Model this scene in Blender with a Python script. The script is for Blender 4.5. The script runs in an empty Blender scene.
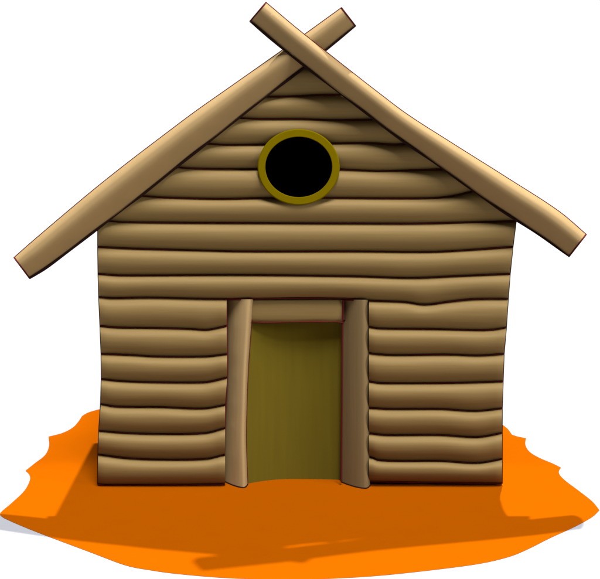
import bpy, math, random
from mathutils import Vector
random.seed(4)
R = math.radians
S = 1/80.0            # one drawing unit is 1/80 m
D = 1200.0            # camera distance to the front wall, drawing units
HZ = 52.0             # height of the eye as a row of the drawing
GY = 484.0            # row where the wall meets the ground
H = GY - HZ
C = bpy.context.scene.collection

def W(x, y, p=0.0):
    """point that stands p units in front of the wall plane"""
    k = (D - p)/D
    return Vector(((x-300)*k*S, -p*S, (H + (HZ-y)*k)*S))
def G(x, y, z=0.0):
    """point on the ground"""
    d = D*H/(y-HZ)
    return Vector(((x-300)*d/D*S, (d-D)*S, z))

# ---------------------------------------------------------------- materials
def mat(name, col, rough=0.75, spec=0.2, grain=None, var=0.10, bump=0.0, bdist=0.004):
    m = bpy.data.materials.new(name); m.use_nodes = True
    nt = m.node_tree; b = nt.nodes['Principled BSDF']
    b.inputs['Roughness'].default_value = rough
    b.inputs['Specular IOR Level'].default_value = spec
    b.inputs['Base Color'].default_value = (*col, 1)
    if grain:
        tc = nt.nodes.new('ShaderNodeTexCoord'); mp = nt.nodes.new('ShaderNodeMapping')
        mp.inputs['Scale'].default_value = grain
        n = nt.nodes.new('ShaderNodeTexNoise'); n.inputs['Scale'].default_value = 1.0
        n.inputs['Detail'].default_value = 5; n.inputs['Roughness'].default_value = .55
        nt.links.new(tc.outputs['Object'], mp.inputs['Vector']); nt.links.new(mp.outputs[0], n.inputs['Vector'])
        r = nt.nodes.new('ShaderNodeValToRGB')
        r.color_ramp.elements[0].position = .3; r.color_ramp.elements[1].position = .7
        r.color_ramp.elements[0].color = (*[c*(1-var) for c in col], 1)
        r.color_ramp.elements[1].color = (*[min(1, c*(1+var)) for c in col], 1)
        nt.links.new(n.outputs['Fac'], r.inputs[0]); nt.links.new(r.outputs[0], b.inputs['Base Color'])
        if bump:
            bp = nt.nodes.new('ShaderNodeBump'); bp.inputs['Strength'].default_value = bump
            bp.inputs['Distance'].default_value = bdist
            nt.links.new(n.outputs['Fac'], bp.inputs['Height']); nt.links.new(bp.outputs[0], b.inputs['Normal'])
    return m
LOG   = mat('log_wood',   (.122, .077, .022), grain=(1.1, 26, 26), var=.07, bump=.12)
POLE  = mat('pole_wood',  (.182, .117, .044), grain=(3, 3, 3), var=.05, bump=.08)
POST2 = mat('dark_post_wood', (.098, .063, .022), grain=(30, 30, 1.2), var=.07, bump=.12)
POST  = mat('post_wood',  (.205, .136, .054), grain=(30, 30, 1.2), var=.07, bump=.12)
SEAM  = mat('dark_outline',  (.045, .004, .004), rough=.9, spec=.05)  # drawn outline of logs, poles and posts, put in as dark tubes
EDGE  = mat('dark_edge',  (.010, .003, .002), rough=.9, spec=.05)
OLIVE = mat('olive_paint', (.064, .047, .0045), grain=(22, 22, 1.0), var=.05, bump=.05, spec=0)
RING  = mat('ring_paint', (.086, .060, .0001), grain=(9, 9, 9), var=.03, spec=0)
BLACK = mat('painted_black_opening', (0, 0, 0), rough=1, spec=0)
ROOF  = mat('roof_board', (.17, .11, .05), grain=(2, 24, 24), var=.12, bump=.2)
CHINK = mat('dark_chinking', (.05, .02, .01), rough=.95, spec=.05)
EARTH = mat('orange_earth', (.178, .036, .0001), rough=.95, spec=0.0, grain=(3, 3, 3), var=.012, bump=.03)
WHITE = mat('white_ground', (.195, .195, .195), rough=.95, spec=0.0)

# ---------------------------------------------------------------- mesh helper
class MB:
    def __init__(s): s.v = []; s.f = []; s.m = []; s.mats = []
    def mi(s, m):
        if m not in s.mats: s.mats.append(m)
        return s.mats.index(m)
    def add(s, vs, fs, m):
        o = len(s.v); s.v += [tuple(v) for v in vs]; k = s.mi(m)
        for f in fs: s.f.append([o+i for i in f]); s.m.append(k)
    def tube(s, pts, r, m, n=8):
        pts = [Vector(p) for p in pts]; vs = []; L = len(pts)
        for i, p in enumerate(pts):
            t = (pts[min(i+1, L-1)]-pts[max(i-1, 0)]).normalized()
            a = Vector((0, 1, 0)); a = (a - t*a.dot(t))
            if a.length < .2: a = Vector((1, 0, 0)) - t*t.x
            a.normalize(); b = t.cross(a)
            rr = r(i/(L-1)) if callable(r) else r
            for k in range(n):
                q = 2*math.pi*k/n; vs.append(p + a*math.cos(q)*rr + b*math.sin(q)*rr)
        fs = [(i*n+k, i*n+(k+1) % n, (i+1)*n+(k+1) % n, (i+1)*n+k) for i in range(L-1) for k in range(n)]
        fs += [tuple(range(n)), tuple(range((L-1)*n, L*n))[::-1]]
        s.add(vs, fs, m)
    def prism(s, poly, p0, p1, m):
        """poly in drawing coordinates at the wall plane, from p0 (front) to p1 (back), no perspective change"""
        a = [W(x, y) for x, y in poly]; n = len(a)
        vs = [Vector((q.x, -p0*S, q.z)) for q in a] + [Vector((q.x, -p1*S, q.z)) for q in a]
        fs = [tuple(range(n)), tuple(range(n, 2*n))[::-1]] + [(i, i+n, (i+1) % n+n, (i+1) % n) for i in range(n)]
        s.add(vs, fs, m)
    def build(s, name, parent=None, smooth=True, ang=40):
        me = bpy.data.meshes.new(name); me.from_pydata(s.v, [], s.f)
        for m in s.mats: me.materials.append(m)
        for p, k in zip(me.polygons, s.m): p.material_index = k; p.use_smooth = smooth
        import bmesh
        bm = bmesh.new(); bm.from_mesh(me); bmesh.ops.recalc_face_normals(bm, faces=bm.faces); bm.to_mesh(me); bm.free()
        if smooth: me.set_sharp_from_angle(angle=R(ang))
        o = bpy.data.objects.new(name, me); C.objects.link(o); o.parent = parent
        return o

def curve(pts):
    """smooth monotone-x interpolation through points"""
    pts = sorted(pts)
    def f(x):
        if x <= pts[0][0]: return pts[0][1]
        if x >= pts[-1][0]: return pts[-1][1]
        for i in range(len(pts)-1):
            if pts[i][0] <= x <= pts[i+1][0]: break
        a, b = pts[i], pts[i+1]; h = b[0]-a[0]; t = (x-a[0])/h
        def sl(j):
            if j <= 0 or j >= len(pts)-1: return (b[1]-a[1])/h
            return (pts[j+1][1]-pts[j-1][1])/(pts[j+1][0]-pts[j-1][0])
        m0, m1 = sl(i), sl(i+1)
        return ((2*t**3-3*t*t+1)*a[1] + (t**3-2*t*t+t)*h*m0 + (-2*t**3+3*t*t)*b[1] + (t**3-t*t)*h*m1)
    return f

# ---------------------------------------------------------------- the cabin
cabin = bpy.data.objects.new('log_cabin', None); C.objects.link(cabin); cabin.location = (0, 0, 0)
cabin['label'] = 'small brown log cabin with crossed roof poles, round black window and olive door'
cabin['category'] = 'log cabin'

Lx = curve([(y, x) for x, y in [(98, 228), (98, 260), (99, 300), (101, 345), (101.5, 370), (101, 400), (99, 430), (98, 460), (98, 484)]])
Rx = curve([(y, x) for x, y in [(516, 224), (513, 245), (511, 262), (508, 300), (506, 330), (504, 352), (503, 380), (502, 410), (502, 440), (502, 484)]])
S0 = [(100, 221), (110, 221.3), (125, 222.3), (240, 223), (360, 223.5), (420, 223.5), (480, 222), (515, 221)]
S1 = [(99, 247), (130, 248.5), (200, 250.5), (240, 251.5), (360, 251.5), (430, 252), (470, 250), (511, 247)]
S2 = [(99, 274), (120, 275.5), (240, 275), (360, 276.5), (410, 278), (460, 276), (508, 274)]
S3 = [(100, 297), (110, 298), (150, 297.5), (200, 298.7), (226, 299), (300, 298), (345, 298.3), (369, 300.5), (405, 302), (424, 304.7), (450, 301.5), (470, 299.3), (490, 298.7), (508, 299)]
LS = [S3,
 [(101, 326), (115, 327.5), (150, 328), (190, 329), (205, 330), (213, 329), (226, 326)],
 [(102, 354), (130, 355), (155, 356.5), (205, 356.5), (225, 354.5)],
 [(101, 379), (120, 381), (155, 382.3), (200, 382.5), (210, 381.5), (227, 377.5)],
 [(101, 404), (115, 406.5), (160, 407), (203, 408.5), (225, 405)],
 [(100, 431), (125, 433), (160, 434), (205, 433), (225, 428)],
 [(99, 454.5), (125, 458), (155, 459.5), (205, 459), (223, 455)],
 [(98, 484.5), (105, 485), (185, 484.7), (223, 484)]]
RS = [S3,
 [(369, 327), (380, 328.5), (430, 329), (480, 330.3), (495, 329.5), (506, 327.5)],
 [(369, 353), (375, 354), (395, 355), (450, 354.5), (478, 355.5), (503, 354)],
 [(370, 381.5), (378, 383), (400, 383.3), (450, 383), (500, 381.5)],
 [(371, 408), (390, 409), (440, 409), (475, 411), (501, 408.5)],
 [(371, 433.5), (385, 435), (440, 435), (477, 437), (502, 433)],
 [(371, 457), (378, 460), (400, 461), (440, 461), (477, 463), (502, 459)],
 [(370, 481.5), (420, 482.3), (502, 483.5)]]
G1 = [(142, 196), (160, 197.5), (220, 199), (270, 198), (325, 198), (405, 198.5), (435, 198), (455, 195.5), (473, 191)]
G2 = [(176, 167), (190, 168.5), (240, 169), (300, 168.5), (340, 169.5), (380, 171), (430, 169.5), (445, 169)]
G3 = [(210, 144), (225, 145), (265, 144.5), (330, 143.5), (370, 143), (395, 144.5), (408, 143.5)]
G4 = [(240, 118), (258, 119), (300, 119), (330, 120), (375, 119.5)]
G5 = [(268, 97), (290, 96.5), (320, 95), (345, 95)]

# poles: centre line and half width
PL = [(22, 268, 13), (40, 254.5, 14.8), (98, 208, 16.8), (135, 179, 17.3), (178, 145.3, 16.6), (206, 124, 16.3), (240, 98.5, 15), (282, 67.5, 13.8), (305, 50.5, 13.2), (348.5, 17, 11.5)]
PR = [(258, 12, 12.3), (290, 39, 12.4), (340, 78.5, 12.3), (370, 101.5, 12), (400, 124.3, 12.2), (442, 152.5, 13.2), (500, 191.5, 15.3), (550, 224, 15.4), (577.5, 245.5, 14)]
clL = curve([(x, y) for x, y, _ in PL]); clR = curve([(x, y) for x, y, _ in PR])
invL = curve([(y, x) for x, y, _ in PL]); invR = curve([(y, x) for x, y, _ in PR])

# front wall: dark chinking behind, one mesh; each log is a sub-part
fw = MB()
fw.prism([(101, 300), (226, 300), (222.5, 483), (101, 483)], -1, -14, CHINK)
fw.prism([(369.5, 300), (500, 300), (500, 483), (370.5, 483)], -1, -14, CHINK)
fw.prism([(102, 222), (512, 222), (506, 299.6), (228, 299.6), (102, 299.6)], -1, -14, CHINK)
fw.prism([(240, 300.4), (356, 300.4), (356, 320), (240, 320)], -1, -14, CHINK)
fw.prism([(112, 221.5), (305, 62), (505, 221.5)], -1, -14, CHINK)
front = fw.build('front_wall', cabin, smooth=False)

PK = .36       # the logs bulge most a little above their middle
def wall_log(top, bot, ends, r=15.5, edges=(True, True), seam=True, nu=60, nv=16):
    T, B = curve(top), curve(bot)
    (xlt, xlb), (xrt, xrb) = ends
    mb = MB(); vs = []; g = .3
    for i in range(nu+1):
        u = i/nu
        e = min(u, 1-u)*nu            # ease the very ends in a little
        rr = r*(1 if e >= 1.0 else .93)
        for j in range(nv+1):
            th = math.pi*j/nv; v = (1-math.cos(th))/2
            xl = xlt + (xlb-xlt)*v; xr = xrt + (xrb-xrt)*v
            x = xl + (xr-xl)*u
            t, b = T(x)+g, B(x)-g
            w_ = PK if v < PK else 1-PK
            vs.append(W(x, t+(b-t)*v, rr*math.sqrt(max(0, 1-((v-PK)/w_)**2))**.95))
        for (v, p) in ((1, -5), (0, -5)):
            xl = xlt + (xlb-xlt)*v; xr = xrt + (xrb-xrt)*v; x = xl + (xr-xl)*u
            vs.append(W(x, (B(x)-g) if v else T(x)+g, p))
    n = nv+3
    fs = [(i*n+k, i*n+(k+1) % n, (i+1)*n+(k+1) % n, (i+1)*n+k) for i in range(nu) for k in range(n)]
    fs += [tuple(range(n)), tuple(range(nu*n, (nu+1)*n))]
    mb.add(vs, fs, LOG)
    if seam:
        sp = [W(xlb+(xrb-xlb)*i/nu, B(xlb+(xrb-xlb)*i/nu), 5.0) for i in range(nu+1)]
        ph = random.random()*6
        mb.tube(sp, lambda t: S*(.58+.16*math.sin(t*13+ph)+.1*math.sin(t*31+ph*2)), SEAM, 6)
    for on, (xt, xb) in zip(edges, ends):
        if on:
            pts = []
            for j in range(9):
                v = j/8; x = xt+(xb-xt)*v
                pts.append(W(x, T(x)+(B(x)-T(x))*v, 4))
            mb.tube(pts, S*.8, EDGE, 6)
    return mb.build('log', front, ang=60)

def full(a, b): 
    return wall_log(a, b, ((Lx(a[0][1]), Lx(b[0][1])), (Rx(a[-1][1]), Rx(b[-1][1]))))
full(S0, S1); full(S1, S2); full(S2, S3)
pl = lambda y: 226 if y < 350 else (226.5 if y < 400 else 224.5)
for a, b in zip(LS[:-1], LS[1:]):
    ya, yb = a[0][1], b[0][1]
    wall_log(a, b, ((Lx(ya), Lx(yb)), (pl(ya)+.6, pl(yb)+.6)), edges=(True, False), nu=36)
for a, b in zip(RS[:-1], RS[1:]):
    ya, yb = a[-1][1], b[-1][1]
    wall_log(a, b, ((369, 369), (Rx(ya), Rx(yb))), edges=(False, True), nu=36)
for a, b in ((G1, S0), (G2, G1), (G3, G2), (G4, G3), (G5, G4)):
    xa0, xb0 = invL(a[0][1]-6), invL(b[0][1]-6)
    xa1, xb1 = invR(a[-1][1]-6), invR(b[-1][1]-6)
    wall_log(a, b, ((xa0, xb0), (xa1, xb1)), edges=(False, False))
wall_log([(296, 66), (312, 66)], G5, ((297, 258), (313, 352)), edges=(False, False), nu=24)

# side and back walls, each one mesh of stacked round logs
def log_stack(p_from, p_to, x, side):
    mb = MB(); rows = 10; top = 228.0
    for k in range(rows):
        y0 = top + (GY-top)*k/rows; y1 = top + (GY-top)*(k+1)/rows
        prof = []
        for j in range(9):
            th = math.pi*j/8; prof.append((math.sin(th)*9, (y0+y1)/2 - math.cos(th)*(y1-y0)/2*.96))
        prof += [(-5, prof[-1][1]), (-5, prof[0][1])]
        vs = []
        for p in (p_from, p_to):
            for dx, y in prof:
                q = W(x, y); vs.append(Vector((q.x + side*(dx-9)*S, -p*S, q.z)))
        n = len(prof)
        mb.add(vs, [(i, (i+1) % n, n+(i+1) % n, n+i) for i in range(n)] + [tuple(range(n)), tuple(range(n, 2*n))], LOG_Y)
    return mb.build('side_wall', cabin, ang=60)
LOG_Y = mat('side_log_wood', (.122, .077, .022), grain=(26, 1.1, 26), var=.07, bump=.12)
DEP = -205
log_stack(-15, DEP, 101, -1); log_stack(-15, DEP, 501, 1)
mb = MB()
for k in range(16):
    y0, y1 = 70 + (GY-70)*k/16, 70 + (GY-70)*(k+1)/16
    if y1 > 224: xl, xr = 109, 493
    else: xl, xr = invL(y0)+12, invR(y0)-12
    if xr - xl < 8: continue
    vs = []; prof = []
    for j in range(9):
        th = math.pi*j/8; prof.append((math.sin(th)*9, (y0+y1)/2 - math.cos(th)*(y1-y0)/2*.96))
    prof += [(-5, prof[-1][1]), (-5, prof[0][1])]
    for x in (xl, xr):
        for d, y in prof:
            q = W(x, y); vs.append(Vector((q.x, (-DEP+d-5)*S, q.z)))
    n = len(prof)
    mb.add(vs, [(i, (i+1) % n, n+(i+1) % n, n+i) for i in range(n)] + [tuple(range(n)), tuple(range(n, 2*n))], LOG)
mb.build('back_wall', cabin, ang=60)

# roof: one board plane each side, seen edge-on behind the poles
for pts in ([(100, 212.5), (304, 56.5), (304, 48), (97, 205.5)], [(306, 56.5), (512, 206), (515, 198), (306, 48)]):
    mb = MB(); mb.prism(pts, 9, DEP-12, ROOF); mb.build('roof', cabin, smooth=False)

# crossed barge poles
def pole(P, pf, name='roof_pole', n=72, m=24, flat=.72):
    P3 = P; xs = [q[0] for q in P3]
    fy = curve([(q[0], q[1]) for q in P3]); fr = curve([(q[0], q[2]) for q in P3])
    mb = MB(); vs = []; up = []; lo = []
    rings = []
    for i in range(n+1):
        x = xs[0]+(xs[-1]-xs[0])*i/n; y = fy(x); r = fr(x)
        e = .5; dy = (fy(min(x+e, xs[-1]))-fy(max(x-e, xs[0])))/(min(x+e, xs[-1])-max(x-e, xs[0]))
        t = Vector((1, dy)).normalized(); nn = Vector((-t.y, t.x))   # nn points down the page for t to the right
        p = pf(x); ring = []
        for k in range(m):
            a = 2*math.pi*k/m
            c = math.cos(a)*r
            q = math.cos(a); w_ = (q+.4)/(.6 if q < -.4 else 1.4)
            h = (math.sqrt(max(0, 1-w_*w_)) if q < -.4 else 1-w_**1.5) if math.sin(a) >= 0 else math.sin(a)*.7
            ring.append(W(x+nn.x*c, y+nn.y*c, p+h*r*flat))
        rings.append(ring); vs += ring
        up.append(W(x-nn.x*(r-.2), y-nn.y*(r-.2), p+1.5)); lo.append(W(x+nn.x*(r-.2), y+nn.y*(r-.2), p+3))
    fs = [(i*m+k, i*m+(k+1) % m, (i+1)*m+(k+1) % m, (i+1)*m+k) for i in range(n) for k in range(m)]
    fs += [tuple(range(m)), tuple(range(n*m, (n+1)*m))]
    mb.add(vs, fs, POLE)
    mb.tube(up, S*1.0, SEAM, 6)
    mb.tube(lo, lambda t: S*(1.15+.25*math.sin(t*17)+.2*math.sin(t*41)), EDGE, 6)
    for ring in (rings[0], rings[-1]):
        mb.tube([ring[k % m] for k in range(0, m//2+1)], S*.85, SEAM, 6)
    return mb.build(name, cabin, ang=50)
pole(PL, lambda x: 14, flat=1.2)
pole(PR, lambda x: 27 if x < 320 else 27-(x-320)/257*14, flat=1.2)

# door posts: section shaped to shade the left darker, round there, flatter to the right
def foot(v, last):
    return Vector((v.x, v.y, -.003)) if last else v
def post(xs, y0, y1, depth, wood, off=-7, edge_r=True, hot=0.0):
    """xs: rows (y, xl, xr)"""
    fl = curve([(y, a) for y, a, b in xs]); fr = curve([(y, b) for y, a, b in xs])
    mb = MB(); vs = []; n = 30; m = 18; el = []; er = []
    for i in range(n+1):
        y = y0+(y1-y0)*i/n; a, b = fl(y), fr(y)
        for k in range(m+1):
            u = k/m                      # 0 left, 1 right
            # quarter-round section: steep at the left, nearly flat facing out at the right, small round at right edge
            pk = .84
            d = depth*(1-((pk-u)/pk)**1.6) if u < pk else depth*(1-.45*((u-pk)/(1-pk))**2)
            vs.append(foot(W(a+(b-a)*u, y, d+off), i == n))
        vs.append(foot(W(b, y, -18), i == n)); vs.append(foot(W(a, y, -18), i == n))
        el.append(W(a, y, 4)); er.append(W(b, y, depth*.55+off-1))
    c = m+3
    fs = [(i*c+k, i*c+(k+1) % c, (i+1)*c+(k+1) % c, (i+1)*c+k) for i in range(n) for k in range(c)]
    fs += [tuple(range(c)), tuple(range(n*c, (n+1)*c))]
    mb.add(vs, fs, wood)
    mb.tube(el, S*.9, SEAM, 6); mb.tube(er, S*.9, SEAM, 6)
    mb.tube([W(fl(y0)+(fr(y0)-fl(y0))*k/6, y0+.3, 1+6*math.sin(k/6*math.pi)) for k in range(7)], S*.8, SEAM, 6)
    base = vs[n*(m+3):n*(m+3)+m+1]
    mb.tube([v + Vector((0, 0, .008)) for v in base], S*.8, EDGE, 6)
    return mb.build('door_post', cabin, ang=50)
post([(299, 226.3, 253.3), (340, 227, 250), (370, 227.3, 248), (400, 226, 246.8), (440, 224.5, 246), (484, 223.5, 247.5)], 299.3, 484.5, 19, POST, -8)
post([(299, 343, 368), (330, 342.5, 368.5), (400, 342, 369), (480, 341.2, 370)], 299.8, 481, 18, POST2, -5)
# lintel over the door
wl = wall_log([(250, 299), (345, 299)], [(250, 322), (265, 322.6), (300, 322), (335, 322), (345, 323)], ((250.5, 250.5), (343.3, 343.3)), edges=(False, False), nu=24, r=4)
wl.name = 'lintel'; wl.parent = cabin

# door: slab bent hollow so its left side catches light; shading put into shape
mb = MB(); vs = []; nx = 40
prof = []
for i in range(nx+1):
    x = 240 + 112*i/nx
    if x < 292: t = (292-x)/52; p = -14 + 18*t*t 
    else: t = (x-292); p = -14 + 3*(t/60)**2
    prof.append((x, p))
for x, p in prof:
    for y in (318, 350, 380, 410, 440, 477, 487): vs.append(W(x, y, p))
for x, p in prof:
    for y in (318, 350, 380, 410, 440, 477, 487): vs.append(W(x, y, p-6))
k = 7; n1 = (nx+1)*k
fs = [(i*k+j, i*k+j+1, (i+1)*k+j+1, (i+1)*k+j) for i in range(nx) for j in range(k-1)]
fs += [tuple(n1+a for a in f) for f in fs]
fs += [(i*k, (i+1)*k, n1+(i+1)*k, n1+i*k) for i in range(nx)] + [(i*k+k-1, (i+1)*k+k-1, n1+(i+1)*k+k-1, n1+i*k+k-1) for i in range(nx)]
fs += [(j, j+1, n1+j+1, n1+j) for j in range(k-1)] + [(nx*k+j, nx*k+j+1, n1+nx*k+j+1, n1+nx*k+j) for j in range(k-1)]
mb.add(vs, fs, OLIVE)
mb.build('door', cabin, ang=60)

# round window
def disc_ring(cx, cy, r0, r1, p0, p1, m, name, parent, n=96, bev=1.0):
    mb = MB(); vs = []
    (ax, ay), (bx, by) = r0, r1
    rows = [(bx, by, p1), (bx, by, p0-bev), (bx-bev, by-bev, p0), (ax+bev*.5, ay+bev*.5, p0), (ax, ay, p0-bev*.5), (ax, ay, p1)]
    if ax == 0: rows = rows[:3]
    for rx, ry, p in rows:
        for k in range(n):
            a = 2*math.pi*k/n; vs.append(W(cx+rx*math.cos(a), cy+ry*math.sin(a), p))
    L = len(rows)
    if ax == 0:
        fs = [(i*n+k, i*n+(k+1) % n, (i+1)*n+(k+1) % n, (i+1)*n+k) for i in range(L-1) for k in range(n)]
        fs += [tuple(range(n)), tuple(range((L-1)*n, L*n))]
    else:
        fs = [(i*n+k, i*n+(k+1) % n, ((i+1) % L)*n+(k+1) % n, ((i+1) % L)*n+k) for i in range(L) for k in range(n)]
    mb.add(vs, fs, m)
    return mb.build(name, parent, ang=30)
win = disc_ring(298.7, 167, (33.4, 30.2), (41, 38), 18.5, 1, RING, 'round_window', cabin)
win['label'] = 'round black window in an olive ring frame in the gable'
disc_ring(298.7, 167, (0, 0), (34.5, 31.3), 16.6, 0, BLACK, 'window_black_disc', win)  # solid black disc; the dark of the opening is put into its colour

# ---------------------------------------------------------------- the ground
def quad(name, z, m, r=700):
    mb = MB(); mb.add([(-r, -r, z), (r, -r, z), (r, r, z), (-r, r, z)], [(0, 1, 2, 3)], m)
    o = mb.build(name, None, smooth=False); o['kind'] = 'structure'; return o
quad('ground', -.004, WHITE)
segs = [ # pieces of outline between sharp corners
 [(98, 409.5), (88, 412.5), (82, 416)], [(82, 416), (78, 422), (72, 428), (62, 433), (48.5, 436.5)],
 [(48.5, 436.5), (49, 446), (45, 455), (35, 463), (25.5, 470.5)], [(25.5, 470.5), (29.5, 475), (29.5, 481), (24, 491), (12, 502.5), (2, 511), (0, 514.5), (4, 518)],
 [(4, 518), (22, 526), (50, 537), (90, 552), (125, 565), (150, 570), (180, 574), (230, 578), (290, 579.5), (340, 578), (385, 575), (440, 569), (480, 563.5), (508, 557), (527, 549.5), (550, 538), (575, 526.5), (592, 517), (599.5, 510)],
 [(599.5, 510), (592, 501), (578, 490), (566, 481), (560, 475), (559, 471), (561, 467.5)], [(561, 467.5), (552, 463), (540, 458), (530, 452), (525.5, 445), (526, 438)],
 [(526, 438), (518, 436.5), (512, 434.5)], [(512, 434.5), (507, 428), (500, 423)], [(500, 423), (470, 408), (400, 399)], [(400, 399), (300, 397), (200, 398)], [(200, 398), (140, 402), (98, 409.5)]]
out = []
for sg in segs:
    L = len(sg)
    for i in range(L-1):
        p0, p1, p2, p3 = sg[max(i-1, 0)], sg[i], sg[i+1], sg[min(i+2, L-1)]
        for k in range(6):
            t = k/6
            out.append(tuple(.5*(2*p1[a]+(p2[a]-p0[a])*t+(2*p0[a]-5*p1[a]+4*p2[a]-p3[a])*t*t+(3*p1[a]-p0[a]-3*p2[a]+p3[a])*t**3) for a in (0, 1)))
mb = MB(); n = len(out)
vs = [G(x, y, 0) for x, y in out]
vs += [Vector((v.x, v.y, -.003)) for v in vs]
mb.add(vs, [tuple(range(n))] + [(i, (i+1) % n, n+(i+1) % n, n+i) for i in range(n)], EARTH)
pat = mb.build('earth_patch', None, smooth=False); pat['kind'] = 'structure'

# ---------------------------------------------------------------- light
def sun(name, travel, e, ang, col):
    l = bpy.data.lights.new(name, 'SUN'); l.energy = e; l.angle = R(ang); l.color = col
    o = bpy.data.objects.new(name, l); C.objects.link(o)
    o.rotation_euler = Vector(travel).to_track_quat('-Z', 'Y').to_euler(); o.location = -Vector(travel)*10
    return o
def trav(az, el): return (-math.sin(R(az))*math.cos(R(el)), math.cos(R(az))*math.cos(R(el)), -math.sin(R(el)))
sun('sun', (-.09, -.335, -1), 5.3, .9, (1, .99, .98))
sun('key_lamp', trav(14, 64), 4.9, 20, (.96, .98, 1.09))
sun('added_side_light', trav(62, 20), 1.3, 16, (1, 1, 1))  # added light with no source in the scene, brightens door and posts

w = bpy.data.worlds.new('World'); bpy.context.scene.world = w; w.use_nodes = True
nt = w.node_tree; bg = nt.nodes['Background']
tc = nt.nodes.new('ShaderNodeTexCoord'); sx = nt.nodes.new('ShaderNodeSeparateXYZ'); cr = nt.nodes.new('ShaderNodeValToRGB')
nt.links.new(tc.outputs['Generated'], sx.inputs[0]); nt.links.new(sx.outputs['Z'], cr.inputs[0]); nt.links.new(cr.outputs[0], bg.inputs['Color'])
cr.color_ramp.elements[0].position = .045; cr.color_ramp.elements[0].color = (1, 1, 1, 1)
cr.color_ramp.elements[1].position = .10; cr.color_ramp.elements[1].color = (.05, .05, .05, 1)
bg.inputs['Strength'].default_value = .53

# ---------------------------------------------------------------- camera
cam = bpy.data.cameras.new('camera'); co = bpy.data.objects.new('camera', cam); C.objects.link(co)
co.location = (0, -D*S, H*S); co.rotation_euler = (R(90), 0, 0)
cam.lens = 36*D/600; cam.sensor_width = 36; cam.sensor_fit = 'HORIZONTAL'
cam.shift_y = -(289.5-HZ)/600
cam.clip_end = 3000
sc = bpy.context.scene; sc.camera = co
sc.view_settings.view_transform = 'Standard'; sc.view_settings.look = 'None'
sc.view_settings.exposure = 1.0; sc.view_settings.gamma = 1
